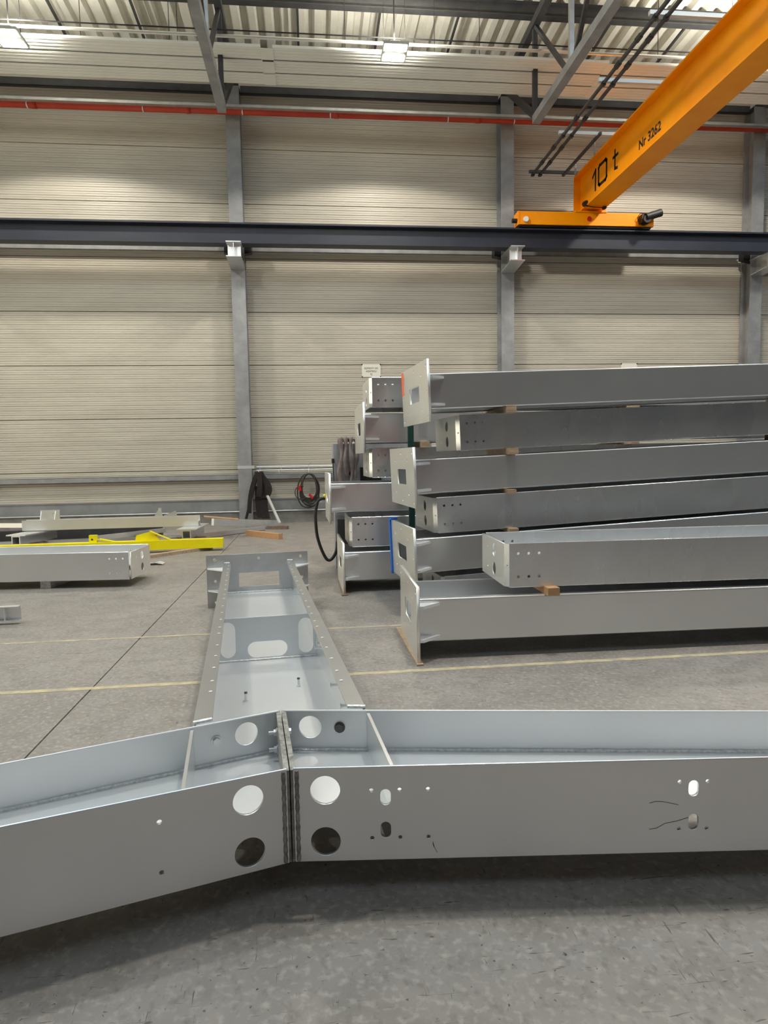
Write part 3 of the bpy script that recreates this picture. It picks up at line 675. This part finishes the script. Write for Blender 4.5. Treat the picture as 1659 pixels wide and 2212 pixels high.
for g in K['gus']: g.materials.append(MAT['gusset_zinc'])
for k in ('hflange','hflange2'):
    yy = 0.006 if k == 'hflange' else PW-0.006
    for z in (0.0, HB): join_meshes(K[k], MB().tube([(0.03,yy,z),(6.4,yy,z)], 0.0064, 10).mesh('edge'))
for k in ('hflange','hflange2','hcorner'): K[k].materials.append(MAT['galv_streak'])
K['hweb'].materials.append(MAT['galv_inside'])
K['hend'].materials.append(MAT['galv_warm'])
def tray_member(label, loc, tilt=0.0, yaw=0.0):
    t = thing('tray_column', label, 'steel beam', loc, (0, -tilt, yaw), 'stacked tray members with base plates')
    for n, k in (('side_plate','side'),('side_plate','side2'),('bottom_plate','bottom'),('base_plate','plate')): link(n, K[k], None, t)
    for g in K['gus']: link('gusset', g, None, t)
    return t
def h_member(label, loc, tilt=0.0, yaw=0.0, rz=0.0):
    t = thing('flanged_beam', label, 'steel beam', loc, (0, -tilt, yaw), 'stacked flanged members with round end holes')
    for n, k in (('front_flange','hflange'),('rear_flange','hflange2'),('web','hweb'),('end_plate','hend'),('corner_plate','hcorner')): link(n, K[k], None, t)
    return t
# front pair
F0 = tray_member('galvanised tray member on the floor, front of the stack', (0.745, 4.80, 0.13), 0.0, R(-1.0))
F1 = h_member('galvanised beam lying on the frontmost floor member, two round holes in its end', (1.42, 4.82, 0.515), 0.0, R(-1.2))
# middle row, climbing to the right
TI = 0.035
mrow = [('h','flanged member hidden at the bottom of the middle stack',1.20,6.13,0.04),
        ('t','tray member with the blue strip on its base plate, middle stack',0.92,6.08,0.415),
        ('h','beam with yellow lit end plate right of the blue strip, middle stack',1.125,6.10,0.79),
        ('t','tray member with dark reddish side, third from the top of the middle stack',0.93,6.10,1.15),
        ('h','streaky beam with two end holes just below the topmost member',1.36,6.16,1.555),
        ('t','topmost tray member of the middle stack, orange sprayed plate corner',1.06,6.06,1.93)]
MROW = []
for k, l, x, y, z in mrow:
    MROW.append((tray_member if k == 't' else h_member)(l, (x, y, z), TI, R(5.0)))
rrow = [('t','tray member at the bottom of the rear stack, base plate on the floor',0.33,7.38,0.13),
        ('h','beam second from the floor in the rear stack, yellow lit end plate',0.40,7.44,0.51),
        ('t','tray member with reddish side reaching furthest left in the rear stack',0.20,7.50,0.895),
        ('h','beam with four visible holes beside the hanging rags, rear stack',0.65,7.55,1.28),
        ('t','tray member second from the top of the rear stack, narrow view of its plate',0.59,7.48,1.67),
        ('h','topmost beam of the rear stack beside the paper sign',0.655,7.45,2.06)]
RROW = []
for k, l, x, y, z in rrow:
    RROW.append((tray_member if k == 't' else h_member)(l, (x, y, z), 0.0, R(1.3)))
# packers between the layers
def packer(label, x, y0, y1, z, h, m='wood', w=0.09):
    return timber(label, (x, y0, z), (x, y1, z), w, h, m)
lv = ['lowest', 'second lowest', 'middle', 'second highest', 'highest']
for i in range(5):
    z0, x0 = mrow[i][4], mrow[i][2]; z1, x1 = mrow[i+1][4], mrow[i+1][2]
    for xi, nm, mm in ((1.86 + 0.02*(i % 2), 'near the plates', 'wood' if i != 4 else 'wood'), (5.2, 'far right, out of sight', 'wood_old')):
        yy0 = 6.09 if xi < 3 else 6.3
        za = z0 + HB + (xi-0.045-x0)*TI; zb = z1 + (xi-0.045-x1)*TI
        if zb-za < 0.02: zb = za+0.02
        o = packer('%s timber packer between the middle stack members, %s' % (lv[i], nm), xi, yy0, yy0+0.86, za+0.001, zb-za-0.003, mm)
for i in range(5):
    for xi, nm in ((1.27, 'near the plates'), (3.72, 'further right')):
        za = rrow[i][4]+HB; zb = rrow[i+1][4]
        packer('%s timber packer between the rear stack members, %s' % (lv[i], nm), xi, 7.38, 8.35, za+0.001, zb-za-0.002, 'wood')
packer('reddish timber packer under the front flanged member', 1.76, 4.72, 5.6, 0.457, 0.057, 'wood_red')
packer('timber packer under the front flanged member, far right out of sight', 5.2, 4.6, 5.5, 0.457, 0.057, 'wood_old')
timber('thin timber strip under the frontmost base plate', (0.738,4.64,0),(0.722,5.72,0),0.05,0.014,'wood')
timber('thin timber strip under the rear stack base plate', (0.32,7.2,0),(0.32,8.3,0),0.07,0.014,'wood_old')
timber('timber bearer under the front floor member, out of sight', (4.6,4.55,0),(4.6,5.5,0),0.12,0.128)
timber('timber bearer under the rear stack, out of sight', (4.2,7.3,0),(4.2,8.3,0),0.12,0.128)
timber('low timber bearer under the middle stack', (1.9,6.0,0),(1.9,7.0,0),0.12,0.060)
timber('tall timber bearer under the middle stack, out of sight', (5.2,6.0,0),(5.2,7.4,0),0.12,0.174)

# blue edge strip on the M1 plate, orange spray on the M5 plate, green post
m1 = MROW[1]; m5 = MROW[5]
bs = tag(MB().box(-0.040, -0.0245, PW+0.09, PW+0.155, -0.13, HB+0.135).box(-0.0245, 0.0, PW+0.1405, PW+0.155, -0.13, HB+0.135).box(-0.040, 0.03, PW+0.02, PW+0.155, HB+0.116, HB+0.135).build('edge_strip', 'blue', None), 'bright blue plastic strip on the far edge of a base plate', 'edge strip')
bs.location = m1.location; bs.rotation_euler = m1.rotation_euler
b = MB(); pts = [(PW+0.139,HB+0.10),(PW+0.06,HB+0.11),(PW+0.03,HB+0.04),(PW+0.06,HB-0.06),(PW+0.04,HB-0.12),(PW+0.139,HB-0.13)]
b.prism([(-0.0245,y,z) for y, z in pts], [(-0.0255,y,z) for y, z in pts]).build('spray_mark', 'spray', m5)['label'] = 'orange spray paint'
tag(MB().box(1.04,1.10,7.16,7.22,0.0,2.15).box(0.99,1.15,7.11,7.27,0.0,0.012).build('stanchion', 'green', None), 'dark green steel stanchion between the middle and rear stacks', 'post')

# ---- left: beam on the floor, channel piece
LB = h_member('galvanised beam lying on packers at the left picture edge', (0,0,0.10), 0.0)
LB.location = (-2.13, 8.95, 0.10); LB.rotation_euler = (0, 0, math.pi-R(4.5)); LB['group'] = 'loose members at the left'
for c in LB.children:
    if c.name.split('.')[0] in ('front_flange', 'rear_flange'):
        c.data = c.data.copy(); c.data.materials[0] = MAT['galv']
timber('film wrapped timber packer under the left beam', (-3.24,8.36,0),(-3.1,9.2,0),0.13,0.098,'film')
timber('timber packer under the left beam, out of sight', (-6.0,8.5,0),(-5.9,9.4,0),0.13,0.098)
ch = thing('channel_piece', 'short galvanised channel on a packer at the left picture edge', 'steel channel', (-2.78, 6.52, 0.03), (0,0,R(4)))
box('web', 'galv', ch, -1.2, 0.0, 0.05, 0.058, 0.0, 0.14); box('top_flange', 'galv_bright', ch, -1.2, 0.0, -0.02, 0.05, 0.132, 0.14); box('bottom_flange', 'galv_bright', ch, -1.2, 0.0, -0.02, 0.05, 0.0, 0.008)
box('stiffener', 'galv_bright', ch, -0.13, -0.12, -0.01, 0.05, 0.008, 0.132)
timber('small packer under the channel piece', (-3.3,6.3,0),(-3.3,6.7,0),0.08,0.03,'wood_old')

# ---- yellow lifting beam
yb = thing('lifting_beam', 'bright yellow lifting beam lying on timbers', 'lifting beam', (-1.52, 11.40, 0.05), (0,0,R(182.0)))
b = MB().box(0, 3.8, -0.09, 0.09, 0, 0.15); b.build('beam', 'yellow', yb)
b = MB(); b.prism([(1.02,-0.02,0.15),(1.02,0.02,0.15),(1.42,0.02,0.15),(1.42,-0.02,0.15)], [(1.16,-0.02,0.30),(1.16,0.02,0.30),(1.40,0.02,0.24),(1.40,-0.02,0.24)]); b.build('lug', 'yellow', yb)
b = MB(); b.prism([(0.84,-0.05,0.15),(0.84,0.05,0.15),(0.87,0.05,0.16),(0.87,-0.05,0.16)], [(1.16,-0.05,0.28),(1.16,0.05,0.28),(1.18,0.05,0.31),(1.18,-0.05,0.31)]); b.build('brace', 'yellow', yb)
b = MB(); b.box(2.02, 2.14, -0.04, 0.04, 0.15, 0.27); b.build('lug', 'yellow', yb)
b = MB(); b.prism([(1.72,-0.04,0.15),(1.72,0.04,0.15),(1.76,0.04,0.15),(1.76,-0.04,0.15)], [(1.98,-0.04,0.21),(1.98,0.04,0.21),(2.02,0.04,0.19),(2.02,-0.04,0.19)]); b.build('brace', 'yellow', yb)
MB().cyl((2.09,0.041,0.20),(2.09,0.046,0.20),0.022,3).build('warning_mark','black',yb)
timber('pale timber under the yellow lifting beam at its right part', (-2.75,10.5,0),(-1.75,11.55,0),0.10,0.05,'wood','loose timbers on the floor')
timber('pale timber under the yellow lifting beam beyond the first', (-4.6,11.0,0),(-4.4,11.9,0),0.10,0.05,'wood','loose timbers on the floor')
timber('reddish timber beam on the floor left of the cable coil', (-1.30,13.40,0),(-0.62,12.62,0),0.10,0.11,'wood_red','loose timbers on the floor')
timber('timber lying behind the yellow lifting beam', (-4.0,11.75,0),(-2.3,11.83,0),0.12,0.09,'wood_red','loose timbers on the floor')
timber('dark timber offcut at the tip of the leaning galvanised bar', (-1.0,14.6,0),(-0.55,14.45,0),0.10,0.07,'wood_old','loose timbers on the floor')
b = MB(); random.seed(3); g = []
for i in range(9):
    for j in range(4):
        g.append((-2.62+0.42*i/8+random.uniform(-.01,.01), 9.92+0.16*j/3+random.uniform(-.02,.02), 0.004+random.uniform(0.0,0.03)*(1 if 0<i<8 else 0.2)))
b.add(g, [(i*4+j, (i+1)*4+j, (i+1)*4+j+1, i*4+j+1) for i in range(8) for j in range(3)])
o = b.build('plastic_film', 'film', None); md = o.modifiers.new('thick','SOLIDIFY'); md.thickness = 0.003; md.offset = 1
tag(o, 'crumpled clear plastic film on the floor beside the left beam', 'plastic film')

# ---- pile of galvanised steel near the wall
GY = 12.6
gb = thing('box_beam', 'long pale galvanised beam on trestle stubs near the wall', 'steel beam', (-5.27, 12.7, 0.29), (0,0,R(0.5)))
MB().box(0, 3.13, 0, 0.012, 0, 0.185).box(0, 3.13, 0.2, 0.212, 0, 0.185).box(0, 3.13, 0.012, 0.2, 0.08, 0.092).build('body', 'galv_warm', gb)
up = thing('bracket_plate', 'upright galvanised bracket plate with holes on the long pale beam', 'bracket', (-5.0, 12.74, 0.477), (0,0,0))
plate('plate', rect(0,0.34,0,0.17), [circle(0.22+0.05*(i%2), 0.06+0.04*(i//2), 0.010, 10) for i in range(4)], 0.012, 'galv_warm', up, XZ(0.12))
for x in (0.03, 0.28): MB().prism([(x,0,0),(x+0.01,0,0),(x+0.01,0.11,0),(x,0.11,0)],[(x,0.08,0.15),(x+0.01,0.08,0.15),(x+0.01,0.11,0.15),(x,0.11,0.15)]).build('rib','galv_warm',up)
for i, (x, nm) in enumerate(((-5.25, 'left'), (-2.35, 'right'))):
    t = thing('square_tube', 'square galvanised tube end carrying the pale beam, %s end' % nm, 'steel tube', (x, 12.2, 0.105 if i else 0.09), (0,0,R(-12 if i == 0 else -3)))
    h = 0.17
    MB().box(0,0.17,0,0.012,0,0).v
    b = MB(); w = 0.16; e = 0.018
    b.box(0,w,0,1.1,0,e).box(0,w,0,1.1,w-e,w).box(0,e,0,1.1,e,w-e).box(w-e,w,0,1.1,e,w-e); b.build('tube', 'galv', t)
    box('flange', 'galv_bright', t, -0.10, w+0.10, 0.0, 1.1, w, w+0.02)
    timber('timber block under the square tube, %s end' % nm, (x-0.15,12.6,0),(x+0.35,12.6,0),0.12,(0.104 if i else 0.089),'wood_old','blocks under the galvanised pile')
def loose(label, p, q, w, h, m='galv'):
    return tag(MB().bar(p, q, w, h).build('galvanised_bar', m, None), label, 'steel bar', 'loose galvanised bars near the wall')
loose('long galvanised bar reaching right towards the column foot, upper one', (-2.0,13.55,0.28),(-0.80,15.0,0.08),0.07,0.14,'galv_bright')
loose('galvanised bar in front, meeting the upper bar at its right tip', (-2.9,12.3,0.07),(-1.05,14.35,0.05),0.07,0.08,'galv')
loose('galvanised bar lying along the pile foot, left', (-5.6,12.02,0.06),(-3.05,12.12,0.06),0.10,0.09,'galv_bright')
loose('second galvanised bar lying behind the pile foot', (-5.9,12.75,0.05),(-2.5,13.1,0.05),0.10,0.08,'galv')
loose('galvanised cross bar slanting below the pale beam', (-3.9,12.3,0.16),(-2.9,13.4,0.16),0.06,0.08,'galv')
loose('galvanised angle sticking out left of the pale beam', (-6.3,13.3,0.36),(-5.2,13.0,0.36),0.10,0.08,'galv_warm')
loose('thin galvanised strut leaning on the slings beside the column', (-1.02,15.28,0.68),(-0.72,14.4,0.14),0.05,0.04,'galv_bright')
loose('dark steel bar in the shade under the pile', (-6.5,13.5,0.12),(-3.0,13.6,0.12),0.2,0.2,'steel_dark')
sg = thing('gusset_plate', 'small upright galvanised gusset standing on the right end of the pale beam', 'bracket', (-2.95,12.76,0.477))
MB().prism([(0,0,0),(0.16,0,0),(0.16,0.012,0),(0,0.012,0)],[(0.07,0,0.12),(0.13,0,0.12),(0.13,0.012,0.12),(0.07,0.012,0.12)]).build('plate','galv_bright',sg)
box('tab','galv_bright',sg,0.08,0.13,0.012,0.06,0,0.16)
MB().prism([(0.16,0.10,0),(0.40,0.10,0),(0.40,0.112,0),(0.16,0.112,0)],[(0.16,0.10,0.02),(0.38,0.10,0.10),(0.38,0.112,0.10),(0.16,0.112,0.02)]).build('fin','galv',sg)
wr_ = MB(); wr_.prism([(-2.1,13.1,0.44),(-1.5,13.5,0.33),(-1.45,13.25,0.33),(-2.05,12.85,0.44)],[(-2.1,13.1,0.45),(-1.5,13.5,0.345),(-1.45,13.25,0.345),(-2.05,12.85,0.45)])
tag(wr_.build('cardboard', 'wood_red', None), 'torn brown cardboard sheet on the bars at the end of the pale beam', 'cardboard')

# ---- wall foot: pipe rail with hooks, slings, cable coil
pr = thing('pipe_rail', 'thin galvanised double pipe rail with hooks at the wall', 'pipe rail', (0, 15.95, 0))
for z in (1.335, 1.255): MB().tube([(-1.30,0,z),(2.4,0,z)], 0.014, 8).build('pipe', 'galv_bright', pr)
for x in (-1.22, -0.72, -0.08, 1.0, 2.0):
    MB().bar((x,0,1.40),(x,0,1.20),0.03,0.02).build('rail_clip', 'galv', pr)
for x, l in ((-1.22, 0.38), (-0.77, 0.15), (-0.08, 0.2)):
    MB().tube([(x,0,1.26),(x,-0.04,1.22),(x,-l+0.03,1.19),(x,-l,1.20),(x,-l,1.26)], 0.008, 6).build('hook', 'galv_bright', pr)
sl = thing('lifting_slings', 'black webbing slings hanging over a hook beside the column foot', 'sling', (-1.22, 15.58, 0))
def ribbon(name, pts, w, m, parent, th=0.012, wdir=None):
    b = MB(); A = []; Bv = []
    for i, p in enumerate(pts):
        p = Vector(p); ww = w[i] if isinstance(w, list) else w
        wd = Vector((1,0,0)) if wdir is None else Vector(wdir[i] if isinstance(wdir, list) else wdir).normalized()
        A.append((p-wd*ww/2, p+wd*ww/2))
    vs = []; n = len(pts)
    for i, (l, r_) in enumerate(A):
        d = (Vector(pts[min(i+1,n-1)])-Vector(pts[max(i-1,0)])).normalized(); nn = d.cross((r_-l).normalized())*th/2
        vs += [l-nn, r_-nn, r_+nn, l+nn]
    fs = [(i*4+k, i*4+(k+1)%4, (i+1)*4+(k+1)%4, (i+1)*4+k) for i in range(n-1) for k in range(4)] + [(3,2,1,0),((n-1)*4,(n-1)*4+1,(n-1)*4+2,(n-1)*4+3)]
    return b.add(vs, fs).build(name, m, parent)
random.seed(11)
def arc(p0, p1, p2, n=10):
    p0, p1, p2 = Vector(p0), Vector(p1), Vector(p2)
    return [p0*(1-t)**2 + p1*2*t*(1-t) + p2*t*t for t in [i/n for i in range(n+1)]]
for k, (a, b_, c, w) in enumerate((((-0.02,-0.02,1.22),(0.36,-0.05,0.85),(0.12,-0.03,0.62),0.16), ((0.0,0.02,1.23),(0.10,0.0,0.95),(0.05,0.0,0.60),0.20), ((-0.02,-0.04,1.22),(-0.22,-0.06,0.85),(-0.24,-0.05,0.28),0.10),
                                   ((-0.03,0.0,1.2),(-0.14,-0.02,0.8),(-0.32,-0.02,0.15),0.06), ((0.02,0.03,0.9),(0.0,0.02,0.5),(0.05,0.02,0.16),0.24), ((0.10,0.03,0.75),(0.06,0.02,0.45),(0.14,0.0,0.14),0.18), ((0.0,-0.06,1.2),(0.05,-0.09,0.95),(-0.02,-0.07,0.66),0.12))):
    ribbon('webbing', arc(a, b_, c), w, 'cloth_black', sl, 0.02)
cc = thing('cable_coil', 'coiled grey power cable with red plugs hanging on the wall rail', 'cable', (-0.08, 15.80, 1.16))
for k in range(8):
    rx = 0.20+0.012*k*random.uniform(0.5,1.4); rz = 0.29+0.016*k; cx = random.uniform(-0.03,0.03); pts = []
    for i in range(29):
        a = 2*math.pi*i/28
        pts.append((cx+rx*math.sin(a)*(0.72+0.28*(1-math.cos(a))/2)+0.01*math.sin(3*a+k), 0.014*(k-4)-0.03+0.01*math.sin(2*a+k), -rz+rz*math.cos(a)+0.0))
    MB().tube(pts, 0.015, 6, False).build('cable_loop', 'cable', cc, True)
pts = [(-0.16+0.14*math.cos(a)-0.03, -0.10, -0.44+0.16*math.sin(a)) for a in [math.pi*1.75-i*math.pi*1.4/16 for i in range(17)]]
MB().tube(pts, 0.010, 6).build('cable_end', 'cable', cc, True)
MB().cyl((-0.235,-0.11,-0.28),(-0.20,-0.11,-0.40),0.035,12).build('plug', 'red', cc)
MB().cyl((0.0,-0.11,-0.48),(0.08,-0.11,-0.58),0.03,12).build('plug', 'red', cc)

# paper notices
def notice(label, x0, x1, z0, z1, lines):
    t = thing('paper_notice', label, 'notice', ((x0+x1)/2, YW-0.045, (z0+z1)/2), group='paper notices')
    w, h = x1-x0, z1-z0
    box('sheet', 'paper', t, -w/2, w/2, 0.0, 0.004, -h/2, h/2)
    for i, (s, zz) in enumerate(lines):
        text_mesh('lettering', s, 0.062, 'ink', t, frame((0,-0.002,zz), (1,0,0), (0,0,1)), 0.001, 0.82, 'CENTER')
    for x in (-w/2+0.005, w/2-0.005):
        for z in (-h/2+0.005, h/2-0.005): MB().cyl((x,0.0,z),(x,-0.006,z),0.016,10).build('pin', 'black', t)
    return t
notice('white paper notice with lettering on the wall above the rear stack', 1.25, 1.70, 3.435, 3.735, [('ELEMENTY DO', 0.035), ('KONTROLI', -0.035), ('KJ', -0.105)])
notice('white paper notice mostly hidden behind the topmost beam at right', 7.74, 8.16, 3.435, 3.735, [])

# ---- machine cabinet with rags, bench hose
cab = thing('machine_cabinet', 'grey machine cabinet behind the rear stack with rags on it', 'cabinet', (0.285, 8.75, 0))
box('body', 'cabinet_grey', cab, 0.0, 1.3, 0.0, 0.6, 0.05, 1.69)
box('plinth', 'steel_dark', cab, 0.03, 1.27, 0.03, 0.57, 0.0, 0.05)
cdoor = box('door', 'cabinet_grey', cab, 0.015, 0.42, -0.012, 0.0, 0.75, 1.675)
box('vent', 'black', cab, 0.34, 0.62, -0.016, -0.002, 1.18, 1.38)
box('lower_panel', 'steel_dark', cab, 0.03, 0.5, -0.012, 0.0, 0.1, 0.70)
MB().cyl((0.22,-0.012,1.30),(0.22,-0.05,1.30),0.03,10).build('handle', 'black', cdoor)
MB().tube([(0.40,0.1,1.69),(0.45,0.05,1.78),(0.55,0.0,1.80),(0.68,0.0,1.74)], 0.012, 6).build('cable', 'black', cab, True)
MB().tube([(-0.01,-0.03,0.9),(-0.005,-0.03,1.2),(-0.012,-0.03,1.44)], 0.007, 6).build('lever', 'black', cab)
MB().cyl((-0.012,-0.03,1.44),(-0.012,-0.03,1.50),0.018,10).build('lever_knob', 'black', cab)
for k, (x, w, zb) in enumerate(((0.085,0.06,0.98),(0.155,0.06,1.12),(0.225,0.065,1.0),(0.285,0.05,1.10))):
    t = thing('hanging_rag', 'grey brown rag hanging over the machine cabinet edge, %s from the left' % ('first','second','third','fourth')[k], 'rag', (0.285+x, 8.70, 1.725), group='rags on the cabinet')
    b = MB(); n = 14; pts = [(0, 0.10, 0.012), (0, 0.0, 0.03), (0, -0.02, 0.0)] + [(0.015*math.sin(i*0.7+k*2), -0.035+0.008*math.sin(i+k), -0.06*i) for i in range(1, int((1.70-zb)/0.06))]
    b.tube([Vector(p) for p in pts], [w*0.55*(0.8+0.3*math.sin(i*0.9+k)) for i in range(len(pts))], 9).build('cloth', 'cloth_grey', t, True)
# torch hose hanging from the bench
hs = thing('welding_hose', 'black hose hanging in a loop in front of the rear stack', 'hose', (0,0,0))
hp_ = [(0.19,8.62,0.99),(0.10,8.62,0.985),(0.055,8.62,0.93),(0.03,8.62,0.80),(0.03,8.62,0.66),(0.045,8.62,0.50),(0.09,8.62,0.34),(0.15,8.62,0.21),(0.20,8.62,0.185),(0.25,8.62,0.23),(0.29,8.62,0.32),(0.30,8.66,0.42)]
def smooth_pts(p, n=6):
    p = [Vector(q) for q in p]; out = []
    for i in range(len(p)-1):
        a, b, c, d = p[max(i-1,0)], p[i], p[i+1], p[min(i+2,len(p)-1)]
        for k in range(n):
            t = k/n; out.append(0.5*((2*b)+(c-a)*t+(2*a-5*b+4*c-d)*t*t+(3*b-a-3*c+d)*t**3))
    return out+[p[-1]]
MB().tube(smooth_pts(hp_), 0.020, 10).build('hose', 'rubber', hs, True)
MB().bar((0.06,8.62,0.945),(0.30,8.66,0.955),0.03,0.02).build('hose_arm', 'galv_bright', hs)
MB().cyl((0.14,8.60,1.02),(0.22,8.60,1.04),0.025,10).build('coupling', 'yellow', hs)

# ---- unseen red block added behind the photographer for the zinc to mirror
tag(MB().box(0.6, 5.4, -11.2, -9.0, 0.35, 2.65).build('red_reflection_block', 'reflected_red', None), 'unseen red block added behind the photographer for reddish reflections', 'reflection block')
timber('timber bearer under the added red block, left', (1.2,-11.2,0),(1.2,-9,0),0.2,0.349)
timber('timber bearer under the added red block, right', (4.8,-11.2,0),(4.8,-9,0),0.2,0.349)
